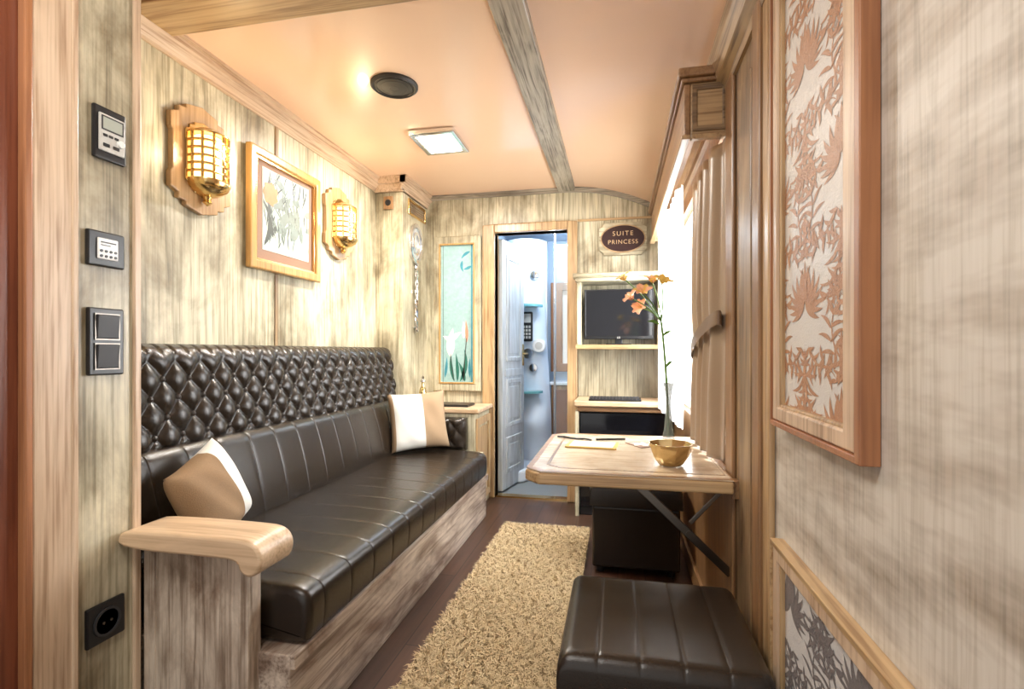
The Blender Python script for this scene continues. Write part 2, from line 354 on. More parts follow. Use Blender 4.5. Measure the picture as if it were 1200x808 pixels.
# ------------------------------------------------------------------ bathroom beyond the door
struct('floor_bathroom', MB().box(-1.15, .1, 3.83, 5.2, -.06, .0), M['backdark'])
struct('wall_bathroom', MB().box(-1.15, -1.07, 3.86, 5.2, 0, 2.25).box(-.02, .1, 3.86, 5.2, 0, 2.25).box(-1.15, .1, 5.1, 5.2, 0, 2.25), M['bathwall'])
struct('ceiling_bathroom', MB().box(-1.15, .1, 3.9, 5.2, 2.2, 2.25), M['bathwall'])
t = thing('shower_pod', (-.85, 4.7, 0), 'white moulded shower pod with control panel seen through the open doorway', 'shower')
def colm(u, v):
    z = .02+v*2.12
    bul = .16*sin(PI*min(1, u*1.02))**.55
    seat = .12*math.exp(-((z-.45)/.16)**2)*sin(PI*u)**.5
    waist = .03*sin(PI*min(1, max(0, (v-.42)/.4)))
    lean = .06*min(1, max(0, (1.5-z)/1.0))
    return (-1.06+u*(.39+lean), 4.80-bul-seat-waist-.02*u, z)
mb = MB().grid(colm, 30, 60); mb.box(-1.06, -.655, 4.80, 4.86, .02, 2.14)
mb.build('body', M['shower'], t, smooth=True)
for z in (1.50, .72):
    MB().prism(chaikin([(-.98, 4.66), (-.95, 4.52), (-.83, 4.44), (-.69, 4.52), (-.65, 4.66)], 2), z, z+.024, 'z').build('glass_shelf', M['tileglass'], t, bevel=.004)
p = MB().box(-.855, -.755, 4.565, 4.60, 1.19, 1.46).build('control_panel', M['black'], t, bevel=.012)
mb = MB()
for i in range(3):
    for j in range(4): mb.box(-.843+i*.027, -.825+i*.027, 4.561, 4.566, 1.215+j*.032, 1.237+j*.032)
mb.box(-.84, -.77, 4.561, 4.566, 1.36, 1.44); mb.build('key', M['greyplastic'], p)
MB().lathe([(0, -.03), (.045, -.03), (.05, 0), (.05, .05)], (-.80, 4.60, 1.08), 20, 'y').build('knob', M['chrome'], t, smooth=True)
MB().lathe([(.035, -.012), (.055, -.01), (.062, 0), (.062, .06)], (-.705, 4.62, 1.15), 28, 'y', cap=False).build('jet_ring', M['white'], t, smooth=True)
MB().lathe([(0, 0), (.035, 0), (.035, .04)], (-.705, 4.61, 1.15), 24, 'y').build('jet', M['greyplastic'], t, smooth=True)
MB().lathe([(0, 0), (.035, .004), (.04, .02), (.04, .06)], (-.75, 4.62, 1.80), 24, 'y').build('jet', M['chrome'], t, smooth=True)
MB().lathe([(0, 0), (.035, .004), (.04, .02), (.04, .06)], (-.76, 4.62, .95), 24, 'y').build('jet', M['chrome'], t, smooth=True)
MB().prism(chaikin([(-1.06, 4.80), (-1.05, 4.30), (-.88, 4.12), (-.70, 4.28), (-.66, 4.80)], 2), .0, .10, 'z').build('tray', M['shower'], t, bevel=.02, seg=3)
t = thing('glass_screen', (-.45, 4.35, 0), 'clear glass shower screen with chrome pole behind the doorway', 'shower screen')
MB().tube([(-.520, 4.30, .0), (-.520, 4.30, 2.19)], .011, 12).build('pole', M['chrome'], t, smooth=True)
MB().box(-.508, -.10, 4.296, 4.304, .05, 2.0).build('pane', M['screenglass'], t)
t = thing('wall_mirror', (-.4, 5.09, 1.3), 'wall mirror in an orange wood frame at the back of the bathroom', 'mirror')
MB().ring(rect(-.65, -.15, .90, 1.78), rect(-.535, -.225, .98, 1.70), 5.04, 5.098, 'y').build('frame', M['orange'], t, bevel=.006)
MB().box(-.535, -.225, 5.07, 5.08, .98, 1.70).build('glass', M['mirror'], t)
t = thing('vanity_cabinet', (-.4, 4.95, 0), 'dark brown vanity cabinet with pale top below the bathroom mirror', 'cabinet')
MB().box(-.62, -.08, 4.84, 5.095, .0, .78).build('body', M['brown_z'], t, bevel=.006)
MB().box(-.60, -.36, 4.826, 4.839, .06, .74).build('door', M['redwood'], t, bevel=.005)
MB().box(-.34, -.10, 4.826, 4.839, .06, .74).build('door', M['redwood'], t, bevel=.005)
MB().box(-.635, -.06, 4.81, 5.098, .781, .81).build('top', M['shower'], t, bevel=.006)

# door leaf, hinged at the left jamb and swung away from us
d = struct('door_1', MB().box(0, .46, -.02, .02, .015, 1.97).box(.05, .41, -.027, .027, .90, .96), M['doorwood'], bevel=.004)
d.location = (-.893, 3.865, 0); d.rotation_euler.z = R(79)
def dchild(mb, name, mat, **k):
    o = mb.build(name, mat, None, **k); o.parent = d; return o
for z0, z1 in ((.14, .42), (.50, .88), (1.02, 1.86)):
    dchild(MB().ring(rect(.07, .39, z0, z1), rect(.105, .355, z0+.035, z1-.035), -.03, .03, 'y').box(.13, .33, -.026, .026, z0+.06, z1-.06), 'door_panel', M['doorwood'], bevel=.005)
dchild(MB().box(.415, .445, -.026, -.02, .98, 1.16).tube([(.43, -.02, 1.08), (.43, -.06, 1.08), (.35, -.065, 1.08)], .008), 'door_handle', M['brass'], smooth=True)

# ------------------------------------------------------------------ sofa
SY0, SY1 = 1.262, 3.235
sofa = thing('sofa', (-1.2, 2.25, 0), 'long dark brown leather sofa with button tufted back and limed wood base', 'sofa')
def sweepY(prof, y0, y1, seams, depth=.006, w=.006, er=.03, puff=.004):
    A = sum(prof[i][0]*prof[(i+1) % len(prof)][1]-prof[(i+1) % len(prof)][0]*prof[i][1] for i in range(len(prof)))
    if A < 0: prof = prof[::-1]
    n = len(prof); nor = []
    for i in range(n):
        dx = prof[(i+1) % n][0]-prof[i-1][0]; dz = prof[(i+1) % n][1]-prof[i-1][1]; l = math.hypot(dx, dz) or 1
        nor.append((dz/l, -dx/l))
    ys = set([y0, y1])
    N = int((y1-y0)/.025)
    for i in range(N+1): ys.add(y0+(y1-y0)*i/N)
    for s_ in seams:
        for q in (-2, -1, -.5, 0, .5, 1, 2): ys.add(s_+q*w)
    for q in (.003, .008, .015, .022): ys.add(y0+q); ys.add(y1-q)
    ys = sorted(y for y in ys if y0 <= y <= y1)
    vs = []; fs = []
    sp = (seams[1]-seams[0]) if len(seams) > 1 else 1
    for y in ys:
        off = 0
        for s_ in seams: off -= depth*math.exp(-((y-s_)/w)**2)
        if seams: off += puff*abs(sin(PI*(y-seams[0])/sp))**.7
        dd = min(y-y0, y1-y)
        if dd < er: off -= er*(1-math.sqrt(max(0, 1-(1-dd/er)**2)))
        vs += [(x+nx*off, y, z+nz*off) for (x, z), (nx, nz) in zip(prof, nor)]
    for i in range(len(ys)-1):
        fs += [(i*n+k, i*n+(k+1) % n, (i+1)*n+(k+1) % n, (i+1)*n+k) for k in range(n)]
    fs += [tuple(range(n)), tuple(range(len(vs)-1, len(vs)-n-1, -1))]
    return MB().add(vs, fs)
seams = [SY0+.08+.152*i for i in range(13)]
pf = [(-1.50, .30), (-1.50, .43), (-1.44, .458), (-1.2, .458), (-.96, .45), (-.885, .447), (-.838, .430), (-.828, .385), (-.832, .315), (-.845, .286), (-.95, .286), (-1.3, .286)]
sweepY(chaikin(pf, 2), SY0, SY1, seams, .0018, .0024, .025, .0).build('seat_cushion', M['leather'], sofa, smooth=True, ang=60)
pf = [(-1.385, .44), (-1.375, .47), (-1.40, .60), (-1.435, .72), (-1.455, .765), (-1.49, .785), (-1.56, .785), (-1.56, .60), (-1.56, .44)]
sweepY(chaikin(pf, 2), SY0-.07, SY1+.02, seams, .0018, .0024, .02, .0).build('back_cushion', M['leather'], sofa, smooth=True, ang=60)
# tufted upper back
du, dv = .110, .130; v0 = .035
P0, P1 = Vector((-1.495, .775)), Vector((-1.535, 1.06)); LS = (P1-P0).length
def tp(v):
    if v <= LS: return P0+(P1-P0)*(v/LS), Vector((.99, .14))
    a = min(1, (v-LS)/.10)*R(115); c = P1+Vector((-.045, 0))
    return c+Vector((cos(a)*.045, sin(a)*.045)), Vector((cos(a), sin(a)))
VT = LS+.10; nv = 68; TY0, TY1 = SY0-.07, SY1+.03; ny = 440
def hh(y, v):
    a = (y-TY0)/du+(v-v0)/dv; b_ = (y-TY0)/du-(v-v0)/dv
    q = abs(sin(PI*a)*sin(PI*b_))**.46
    e = min(1, max(0, (v+.02)/.03)); e2 = 1-min(1, max(0, (v-LS+.01)/.05))
    vert = 1-.35*math.exp(-((((y-TY0)/du*2+.5) % 1-.5)/.09)**2)*(1-e2)
    return .024*(q*e*e2+.75*(1-e2)*vert)+.004
vs = []; fs = []
for i in range(ny+1):
    y = TY0+(TY1-TY0)*i/ny
    for j in range(nv+1):
        v = VT*j/nv; p, n_ = tp(v); q = p+n_*hh(y, v); vs.append((q.x, y, q.y))
    vs.append((-1.635, y, 1.06)); vs.append((-1.635, y, .775))
W = nv+3
for i in range(ny):
    for j in range(W): fs.append((i*W+j, i*W+(j+1) % W, (i+1)*W+(j+1) % W, (i+1)*W+j))
fs += [tuple(range(W)), tuple(range(ny*W+W-1, ny*W-1, -1))]
tuft = MB().add(vs, fs).build('tufted_back', M['leather'], sofa, smooth=True, ang=75)
btn = None
for r in range(5):
    v = v0+r*dv/2
    if v > LS-.005: break
    y = TY0+(du if r % 2 == 0 else du/2)
    while y < TY1-.02:
        p, n_ = tp(v)
        if btn is None:
            o = MB().ball((0, 0, 0), (.007, .010, .010), 12).build('button', M['leather2'], None, smooth=True); btn = o.data
        else:
            o = bpy.data.objects.new('button', btn); col.objects.link(o)
        o.parent = tuft; o.location = Vector((p.x+n_.x*.009, y, p.y+n_.y*.009))-Vector(sofa.location)
        y += du
MB().box(-1.62, -.86, SY0-.04, 3.31, .0, .284).box(-.862, -.845, SY0-.04, 3.31, .245, .284).build('base', M['sofabase'], sofa, bevel=.004)
MB().box(-1.62, -.875, SY1+.02, 3.305, .285, .43).build('end_frame', M['wash_x'], sofa, bevel=.003)
# near arm
MB().box(-1.285, -.955, 1.187, 1.232, .0, .572).box(-.985, -.955, 1.181, 1.19, 0, .572).box(-1.285, -1.25, 1.181, 1.19, 0, .572).build('arm_panel', M['panelwood'], sofa, bevel=.003)
ap = [(-1.300, .575), (-1.300, .615), (-1.26, .628), (-.94, .628), (-.893, .622), (-.870, .60), (-.866, .57), (-.879, .541), (-.906, .532), (-.930, .546), (-.937, .572), (-1.0, .575)]
MB().prism(chaikin(ap, 2), 1.116, 1.253, 'y').build('arm_top', M['armwood'], sofa, smooth=True, bevel=.008, seg=3)
# far arm with a tufted face
def farm(u, v):
    x = -1.45+u*.46; z = .44+v*.215
    a, b_ = (x+1.45)/.10+(z-.46)/.12, (x+1.45)/.10-(z-.46)/.12
    e = (1-abs(2*u-1)**10)*(1-abs(2*v-1)**8)
    return (x, 3.272-.022*e-.016*e*abs(sin(PI*a)*sin(PI*b_))**.5, z)
mb = MB().grid(farm, 60, 34); mb.box(-1.45, -.99, 3.2725, 3.315, .44, .655)
mb.build('far_arm', M['leather'], sofa, smooth=True, ang=60)

def pillow(name, size, th, bands, label, loc, normal, roll=0):
    n = 28; mb = MB(); mats = []
    for _, mm in bands:
        if mm not in mats: mats.append(mm)
    def f(sgn):
        def g(u, v):
            x, y = 2*u-1, 2*v-1
            e = (1-x**4)*(1-y**4); k = 1-.07*(1-abs(x)**2)*abs(y)**3; kk = 1-.07*(1-abs(y)**2)*abs(x)**3
            return (x*size/2*kk, y*size/2*k, sgn*th/2*max(0, e)**.55+.003*sin(9*x+5*y)*e)
        return g
    for sgn in (1, -1): mb.grid(f(sgn), n, n)
    fi = 0
    for sgn in range(2):
        for j in range(n):
            for i in range(n):
                u = (i+.5)/n
                for q, mm in bands:
                    if u <= q: mb.m[fi] = mats.index(mm); break
                fi += 1
    o = mb.build(name, [M[q] for q in mats], None, smooth=True, ang=80)
    nz = Vector(normal).normalized(); up = Vector((0, 0, 1)); yv = (up-nz*up.dot(nz)).normalized(); xv = yv.cross(nz)
    rot = Matrix((xv, yv, nz)).transposed() @ Matrix.Rotation(R(roll), 3, 'Z')
    o.rotation_mode = 'XYZ'; o.rotation_euler = rot.to_euler(); o.location = loc
    return tag(o, label, 'pillow', 'pillows on the sofa')
pillow('throw_pillow', .29, .12, [(.66, 'linen_brown'), (1, 'linen_white')], 'brown throw pillow with one white stripe beside the near wooden armrest', (-1.296, 1.435, .632), (.95, .18, .34), 16)
pillow('throw_pillow', .37, .12, [(.06, 'linen_tan'), (.56, 'linen_white'), (1, 'linen_tan')], 'throw pillow with white left half and tan right half at far end', (-1.245, 3.080, .657), (.52, -.82, .25), 3)

# ------------------------------------------------------------------ side cabinet
t = thing('side_cabinet', (-1.19, 3.53, 0), 'limed wood side cabinet with panelled side between sofa end and doorway', 'cabinet')
MB().box(-1.44, -.945, 3.335, 3.725, 0, .675).build('body', M['wash_z'], t, bevel=.004)
MB().ring(rect(3.35, 3.71, .05, .64), rect(3.395, 3.665, .10, .59), -.945, -.93, 'x').box(-.945, -.937, 3.415, 3.645, .12, .57).build('side_panel', M['honey_z'], t, bevel=.004)
MB().box(-1.445, -.915, 3.322, 3.728, .677, .71).build('top', M['armwood'], t, bevel=.01, seg=3)
t = thing('folder', (-1.13, 3.50, .711), 'black leather folder lying on the side cabinet', 'folder')
MB().box(-1.27, -1.02, 3.42, 3.60, .711, .722).build('cover', M['black'], t, bevel=.003)
MB().box(-1.262, -1.024, 3.424, 3.594, .7225, .727).build('flap', M['leather2'], t, bevel=.002)
t = thing('brass_flask', (-1.375, 3.48, .711), 'small brass flask with stopper standing behind the far pillow', 'flask')
MB().lathe([(.022, 0), (.028, .01), (.03, .08), (.022, .12), (.011, .14), (.011, .165)], (-1.375, 3.48, .711), 24).build('body', M['bowl'], t, smooth=True)
MB().lathe([(.011, .165), (.02, .17), (.02, .18), (.009, .19), (.012, .205), (0, .215)], (-1.375, 3.48, .711), 20).build('stopper', M['chrome'], t, smooth=True)

# ------------------------------------------------------------------ stained glass panel
gx0, gx1, gz0, gz1 = -1.330, -1.070, .865, 1.91
t = thing('stained_glass_panel', (-1.2, YF, .8), 'narrow aqua stained glass panel with white calla lilies in a pale wood frame', 'stained glass')
MB().ring(rect(gx0-.056, gx1+.060, gz0-.068, gz1+.068), rect(gx0, gx1, gz0, gz1), YF-.032, YF-.001, 'y').build('frame', M['wash_z'], t, bevel=.008, seg=3)
MB().ring(rect(gx0-.012, gx1+.012, gz0-.012, gz1+.012), rect(gx0, gx1, gz0, gz1), YF-.038, YF-.03, 'y').build('bead', M['goldframe'], t, bevel=.003)
g = MB().box(gx0, gx1, YF-.012, YF-.006, gz0, gz1).build('glass', M['frost'], t)
def gm(y): return lambda a, b_: (a, y, b_)
cl = (gx0+.004, gx1-.004, gz0+.004, gz1-.004)
mb = MB(); ym = gm(YF-.0135)
for p, a, L, W_, c in (((-1.225, .87), 108, .22, .013, -25), ((-1.18, .87), 60, .26, .016, 50), ((-1.20, .87), 88, .22, .013, 12), ((-1.14, .87), 100, .16, .014, 20)):
    put_leaf(mb, leaf(p, a, L, W_, c, 10), ym, 0, cl)
mb.build('lily_leaf', M['green'], g, recalc=False)
mb = MB(); ym = gm(YF-.0142)
put_leaf(mb, leaf((-1.255, 1.06), 92, .22, .033, -15, 14), gm(YF-.0142), 0, cl)
put_leaf(mb, leaf((-1.255, 1.17), 58, .12, .020, -40, 10), gm(YF-.0145), 0, cl)
put_leaf(mb, leaf((-1.255, 1.17), 125, .08, .014, 40, 10), gm(YF-.0148), 0, cl)
mb.build('lily_flower', M['milk'], g, recalc=False)
mb = MB(); put_leaf(mb, leaf((-1.150, 1.20), 86, .13, .016, 10, 10), ym, 0, cl); mb.build('lily_flower', M['milk'], g, recalc=False)
mb = MB(); put_leaf(mb, leaf((-1.125, 1.17), 90, .17, .012, 6, 10), gm(YF-.0148), 0, cl); mb.build('lily_bud', M['amber'], g, recalc=False)
mb = MB(); ym = gm(YF-.0136)
for p, a, L, W_, c in (((-1.10, 1.86), 200, .09, .011, 40), ((-1.16, 1.79), 250, .09, .011, 60), ((-1.09, 1.75), 215, .07, .011, -30), ((-1.30, .90), 80, .16, .011, 10), ((-1.10, .90), 95, .15, .011, -10)):
    put_leaf(mb, leaf(p, a, L, W_, c, 8), ym, 0, cl)
mb.box(gx1-.022, gx1-.012, YF-.014, YF-.012, gz0, gz1)
mb.build('teal_piece', M['teal'], g, recalc=False)
mb = MB().tube([(-1.225, YF-.014, .88), (-1.246, YF-.014, .98), (-1.255, YF-.014, 1.08)], .003, 6).tube([(-1.15, YF-.014, .88), (-1.14, YF-.014, 1.05), (-1.128, YF-.014, 1.2)], .003, 6)
mb.box(gx0+.014, gx0+.017, YF-.0135, YF-.012, gz0, gz1)
mb.build('lead_line', M['lead'], g)

# oval ornament on column, vent, sensor
t = thing('wall_ornament', (-1.45, 3.50, 1.3), 'silver oval wall ornament with twisted hanging stem on the column', 'ornament')
def ov(rr, rz, n=36): return [(3.50+rr*cos(2*PI*k/n), 1.88+rz*sin(2*PI*k/n)) for k in range(n)]
MB().ring(ov(.115, .145), ov(.088, .115), -1.449, -1.425, 'x').build('ring', M['chrome'], t, bevel=.004)
MB().prism(ov(.087, .114), -1.449, -1.435, 'x').build('disc', M['silverdisc'], t)
MB().ring(ov(.060, .085), ov(.045, .066), -1.434, -1.428, 'x').build('inlay', M['chrome'], t)
mb = MB()
for ph in (0, PI): mb.tube([(-1.432+.006*cos(ph+k*.45), 3.50+.008*sin(ph+k*.45), 1.735-.0095*k) for k in range(50)], .0075, 8)
mb.build('twisted_stem', M['chrome'], t, smooth=True)
MB().lathe([(0, 0), (.012, .006), (.016, .02), (.008, .035)], (-1.432, 3.50, 1.235), 16).box(-1.449, -1.43, 3.46, 3.54, 1.268, 1.276).build('finial', M['chrome'], t, smooth=True)
t = thing('vent_grille', (-1.45, 3.55, 2.13), 'brass louvred vent high on the column under the cornice', 'vent')
MB().ring(rect(3.38, 3.70, 2.07, 2.18), rect(3.40, 3.68, 2.085, 2.165), -1.449, -1.437, 'x').build('frame', M['brass'], t, bevel=.002)
mb = MB()
for k in range(5): mb.prism([(-1.449, 2.09+k*.016), (-1.438, 2.086+k*.016), (-1.438, 2.091+k*.016), (-1.449, 2.097+k*.016)], 3.40, 3.68, 'y')
mb.build('slat', M['brown_y'], t)
t = thing('wall_sensor', (-1.55, 3.30, 2.1), 'small dark wall sensor box on the column front', 'sensor')
MB().box(-1.585, -1.515, 3.278, 3.299, 2.08, 2.17).build('housing', M['brown_z'], t, bevel=.006)
MB().lathe([(0, -.006), (.02, -.004), (.022, 0)], (-1.55, 3.278, 2.125), 20, 'y').build('lens', M['black'], t, smooth=True)

# ------------------------------------------------------------------ sconces (built at the wall, origin at plaque centre)
def sconce():
    t = thing('wall_sconce', (0, 0, 0), '', 'wall lamp', 'wall sconces above the sofa')
    half = [(0, .215), (.080, .195), (.080, .180), (.115, .175), (.115, .155), (.150, .140), (.150, .085), (.142, .070), (.142, -.070), (.150, -.085), (.150, -.140), (.115, -.155), (.115, -.175), (.080, -.180), (.080, -.195), (0, -.215)]
    poly = half+[(-y, z) for y, z in reversed(half[1:-1])]
    MB().prism(poly, .0, .024, 'x').build('plaque', M['plaque'], t, bevel=.004)
    MB().prism([(y*.60, z*.70) for y, z in poly], .0245, .031, 'x').build('back_plate', M['brass'], t, bevel=.003)
    r = .074; cx = .045
    MB().lathe([(.052, -.085), (.056, 0), (.052, .085)], (cx, 0, 0), 24).build('glass', M['glow'], t, smooth=True)
    mb = MB()
    for k in range(7):
        a = R(-90+30*k); mb.tube([(cx+r*cos(a), r*sin(a), -.09), (cx+r*cos(a), r*sin(a), .09)], .0055, 8)
    for z in (-.06, -.03, 0, .03, .06): mb.tube([(cx+r*cos(R(-100+10*k)), r*sin(R(-100+10*k)), z) for k in range(21)], .0055, 8)
    mb.build('cage', M['brass'], t, smooth=True)
    MB().lathe([(0, .125), (.035, .12), (.065, .105), (.080, .095), (.080, .088), (0, .087)], (cx, 0, 0), 28).build('cap', M['brass'], t, smooth=True)
    MB().lathe([(0, -.087), (.083, -.088), (.083, -.098), (.072, -.118), (.042, -.138), (.018, -.146), (.013, -.157), (.018, -.168), (0, -.182)], (cx, 0, 0), 28).build('cup', M['brass'], t, smooth=True)
    return t
s1 = sconce(); s1.location = (XL+.001, 1.755, 1.86); s1['label'] = 'caged brass wall lamp on shaped plaque, left of the framed picture'
s2 = dup(s1, (XL+.001, 2.785, 1.86), 'caged brass wall lamp on shaped plaque, between the framed picture and column')

# ------------------------------------------------------------------ framed picture
t = thing('framed_picture', (XL, 2.285, 1.48), 'gilt framed grey print with an orange bloom and brown mat above the sofa', 'picture')
py0, py1, pz0, pz1 = 2.01, 2.565, 1.48, 2.045
MB().ring(rect(py0, py1, pz0, pz1), rect(py0+.042, py1-.042, pz0+.042, pz1-.042), XL+.008, XL+.040, 'x').build('frame', M['goldframe'], t, bevel=.008, seg=3)
MB().ring(rect(py0+.042, py1-.042, pz0+.042, pz1-.042), rect(py0+.052, py1-.052, pz0+.052, pz1-.052), XL+.009, XL+.031, 'x').build('liner', M['brass'], t)
MB().box(XL+.0085, XL+.016, py0+.052, py1-.052, pz0+.052, pz1-.052).build('mat', M['mat'], t)
qy0, qy1, qz0, qz1 = py0+.105, py1-.085, pz0+.10, pz1-.075
pr_ = MB().box(XL+.016, XL+.018, qy0, qy1, qz0, qz1).build('print', M['print'], t)
cl = (qy0+.002, qy1-.002, qz0+.002, qz1-.002)
mb = MB(); mp3 = lambda a, b_: (XL+.0187+random.random()*.0003, a, b_)
random.seed(4)
for k in range(24): put_leaf(mb, leaf((random.uniform(qy0+.10, qy1-.03), random.uniform(qz0+.06, qz1-.06)), random.uniform(0, 180), random.uniform(.06, .13), random.uniform(.010, .022), random.uniform(-60, 60), 8), mp3, 1, cl)
for k in range(80): put_leaf(mb, leaf((random.uniform(qy0+.02, qy1), random.uniform(qz0, qz1-.05)), random.uniform(55, 125), random.uniform(.05, .16), random.uniform(.0015, .005), random.uniform(-30, 30), 8), mp3, random.choice([0, 0, 1]), cl)
for k in range(9): put_leaf(mb, leaf((qy0+.01+.012*k, qz0+.02+.01*k), 60+8*k, random.uniform(.10, .20), .012, 10, 8), mp3, 0, cl)
mb.build('print_shading', [M['ink'], M['ink2']], pr_, recalc=False)
mb = MB()
for k in range(7): put_leaf(mb, leaf((qy0+.055, qz1-.115), k*51+20, .060, .030, 30, 8), lambda a, b_: (XL+.0193+.0001*k, a, b_), 0, cl)
mb.build('print_bloom', M['poppy'], pr_, recalc=False)

# ------------------------------------------------------------------ switches on partition (plane X=XP)
def plate(name, y, z, w, h, label, cat):
    t = thing(name, (XP, y, z), label, cat)
    MB().box(XP+.0005, XP+.012, y-w/2, y+w/2, z-h/2, z+h/2).build('plate', M['black'], t, bevel=.004)
    return t
x1 = XP+.012
t = plate('thermostat', 1.090, 1.66, .086, .135, 'black framed thermostat with grey face, topmost on the near left partition', 'thermostat')
MB().box(x1, x1+.006, 1.056, 1.124, 1.612, 1.708).build('face', M['greyplastic'], t, bevel=.003)
MB().ring(rect(1.061, 1.119, 1.666, 1.702), rect(1.064, 1.116, 1.669, 1.699), x1+.006, x1+.0075, 'x').build('display_rim', M['key'], t)
MB().box(x1+.006, x1+.007, 1.064, 1.116, 1.669, 1.699).build('display', M['lcd'], t)
mb = MB()
for i in range(3): mb.box(x1+.006, x1+.008, 1.065+i*.015, 1.075+i*.015, 1.650, 1.656)
for i in range(2): mb.box(x1+.006, x1+.008, 1.065+i*.026, 1.081+i*.026, 1.624, 1.632)
mb.build('button', M['black'], t); MB().lathe([(.010, 0), (.009, .006), (0, .006)], (x1+.006, 1.110, 1.643), 16, 'x').build('dial', M['white'], t, smooth=True)
t = plate('control_keypad', 1.080, 1.362, .098, .09, 'black framed keypad with small white face below the thermostat', 'keypad')
MB().box(x1, x1+.005, 1.053, 1.107, 1.335, 1.389).build('face', M['white'], t, bevel=.003)
mb = MB()
for j in (1.343, 1.356):
    for i in range(4): mb.lathe([(.0035, 0), (.0035, .002), (0, .002)], (x1+.005, 1.061+i*.0125, j), 10, 'x')
mb.box(x1+.005, x1+.006, 1.060, 1.100, 1.377, 1.380).box(x1+.005, x1+.006, 1.060, 1.085, 1.370, 1.372)
mb.build('button', M['black'], t)
t = plate('light_switch', 1.080, 1.125, .094, .172, 'black double light switch beside the sofa back', 'light switch')
for dz in (-.038, .038):
    MB().ring(rect(1.047, 1.113, 1.125+dz-.034, 1.125+dz+.034), rect(1.050, 1.110, 1.125+dz-.031, 1.125+dz+.031), x1, x1+.003, 'x').build('bezel', M['steel'], t)
    MB().prism([(x1, 1.125+dz-.030), (x1+.004, 1.125+dz-.030), (x1+.009, 1.125+dz+.030), (x1, 1.125+dz+.030)], 1.051, 1.109, 'y').build('rocker', M['key'], t, bevel=.002)
t = plate('power_socket', 1.08, .405, .10, .10, 'black power socket low on the partition left of the sofa arm', 'socket')
MB().lathe([(.036, 0), (.036, .004), (.030, .004), (.030, .0), (0, .0)], (x1, 1.08, .405), 28, 'x').build('well', M['key'], t, smooth=True)
mb = MB()
for dy in (-.01, .01): mb.lathe([(.0035, 0), (.0035, .003), (0, .003)], (x1, 1.08+dy, .405), 10, 'x')
mb.build('pin_hole', M['steel'], t)

# ------------------------------------------------------------------ ceiling fittings
t = thing('ceiling_speaker', (-.985, 2.15, ZC), 'round dark grille speaker set in the peach ceiling', 'speaker')
MB().lathe([(.105, 0), (.105, -.008), (.095, -.016), (.088, -.012)], (-.985, 2.15, ZC-.0005), 40, cap=False).build('rim', M['speaker'], t, smooth=True)
mb = MB().lathe([(.089, -.010), (.05, -.016), (0, -.018)], (-.985, 2.15, ZC), 40)
for r in (.02, .04, .06, .078): mb.tube([(-.985+r*cos(2*PI*k/32), 2.15+r*sin(2*PI*k/32), ZC-.017+r*.06) for k in range(32)], .002, 6, closed=True)
mb.build('grille', M['speaker'], t, smooth=True)
t = thing('ceiling_lamp', (-.985, 2.75, ZC), 'lit square ceiling lamp with metal rim', 'ceiling lamp')
MB().ring(rect(-1.115, -.855, 2.60, 2.90), rect(-1.085, -.885, 2.63, 2.87), ZC-.03, ZC-.001, 'z').build('rim', M['chrome'], t, bevel=.006)
MB().box(-1.085, -.885, 2.63, 2.87, ZC-.028, ZC-.004).build('housing', M['white'], t)
MB().box(-1.072, -.898, 2.643, 2.857, ZC-.034, ZC-.0285).build('diffuser', M['lampglow'], t, bevel=.002)

# ------------------------------------------------------------------ sign
t = thing('suite_sign', (.035, YF, 1.9), 'oval dark maroon name sign on a scalloped wooden plaque', 'sign')
w_, h_, c_ = .168, .118, .035
def corner(cx, cz, a0, a1): return [(cx+c_*cos(R(a0+(a1-a0)*k/6)), cz+c_*sin(R(a0+(a1-a0)*k/6))) for k in range(7)]
poly = corner(w_, h_, 270, 180)+corner(-w_, h_, 360, 270)+corner(-w_, -h_, 90, 0)+corner(w_, -h_, 180, 90)
sx_, sz_ = .035, 1.905
MB().prism([(x+sx_, z+sz_) for x, z in poly], YF-.02, YF-.001, 'y').build('plaque', M['wash_x'], t, bevel=.005)
def ell(a, b_, n=48): return [(sx_+a*cos(2*PI*k/n), sz_+b_*sin(2*PI*k/n)) for k in range(n)]
MB().prism(ell(.158, .102), YF-.027, YF-.0205, 'y').build('rim', M['honey_x'], t, bevel=.003)
MB().prism(ell(.149, .093), YF-.031, YF-.0275, 'y').build('oval', M['maroon'], t, bevel=.001)
text('SUITE', .047, M['coppertext'], 'lettering', t, (sx_, YF-.0325, sz_+.034), spacing=1.3, bold=-.0006)
text('PRINCESS', .043, M['coppertext'], 'lettering', t, (sx_, YF-.0325, sz_-.026), spacing=1.18, bold=-.0006)

# ------------------------------------------------------------------ television niche, television, desk shelf
t = thing('television_niche', (-.02, YF, 1.1), 'limed wood open wall niche with ledges around the television', 'niche')
MB().box(-.285, .30, 3.50, YF-.001, 1.575, 1.60).box(-.30, .31, 3.485, YF-.001, 1.60, 1.63).build('top_ledge', M['wash_x'], t, bevel=.005)
MB().box(-.275, -.245, 3.53, YF-.001, 1.145, 1.575).build('side', M['wash_z'], t, bevel=.003)
MB().box(.26, .29, 3.53, YF-.001, 1.145, 1.575).build('side', M['wash_z'], t, bevel=.003)
MB().box(-.285, .30, 3.50, YF-.001, 1.115, 1.145).build('bottom_ledge', M['honey_x'], t, bevel=.005)
MB().box(-.245, .26, YF-.015, YF-.001, 1.145, 1.575).build('back_panel', M['wash_z'], t)
t = thing('television', (0, 3.6, 1.15), 'small black flat television in the wall niche', 'television')
MB().ring(rect(-.226, .238, 1.182, 1.524), rect(-.215, .227, 1.206, 1.513), 3.558, 3.61, 'y').box(-.22, .232, 3.58, 3.63, 1.19, 1.52).build('bezel', M['bezel'], t, bevel=.003)
MB().box(-.215, .227, 3.563, 3.579, 1.206, 1.513).build('screen', M['blackgloss'], t)
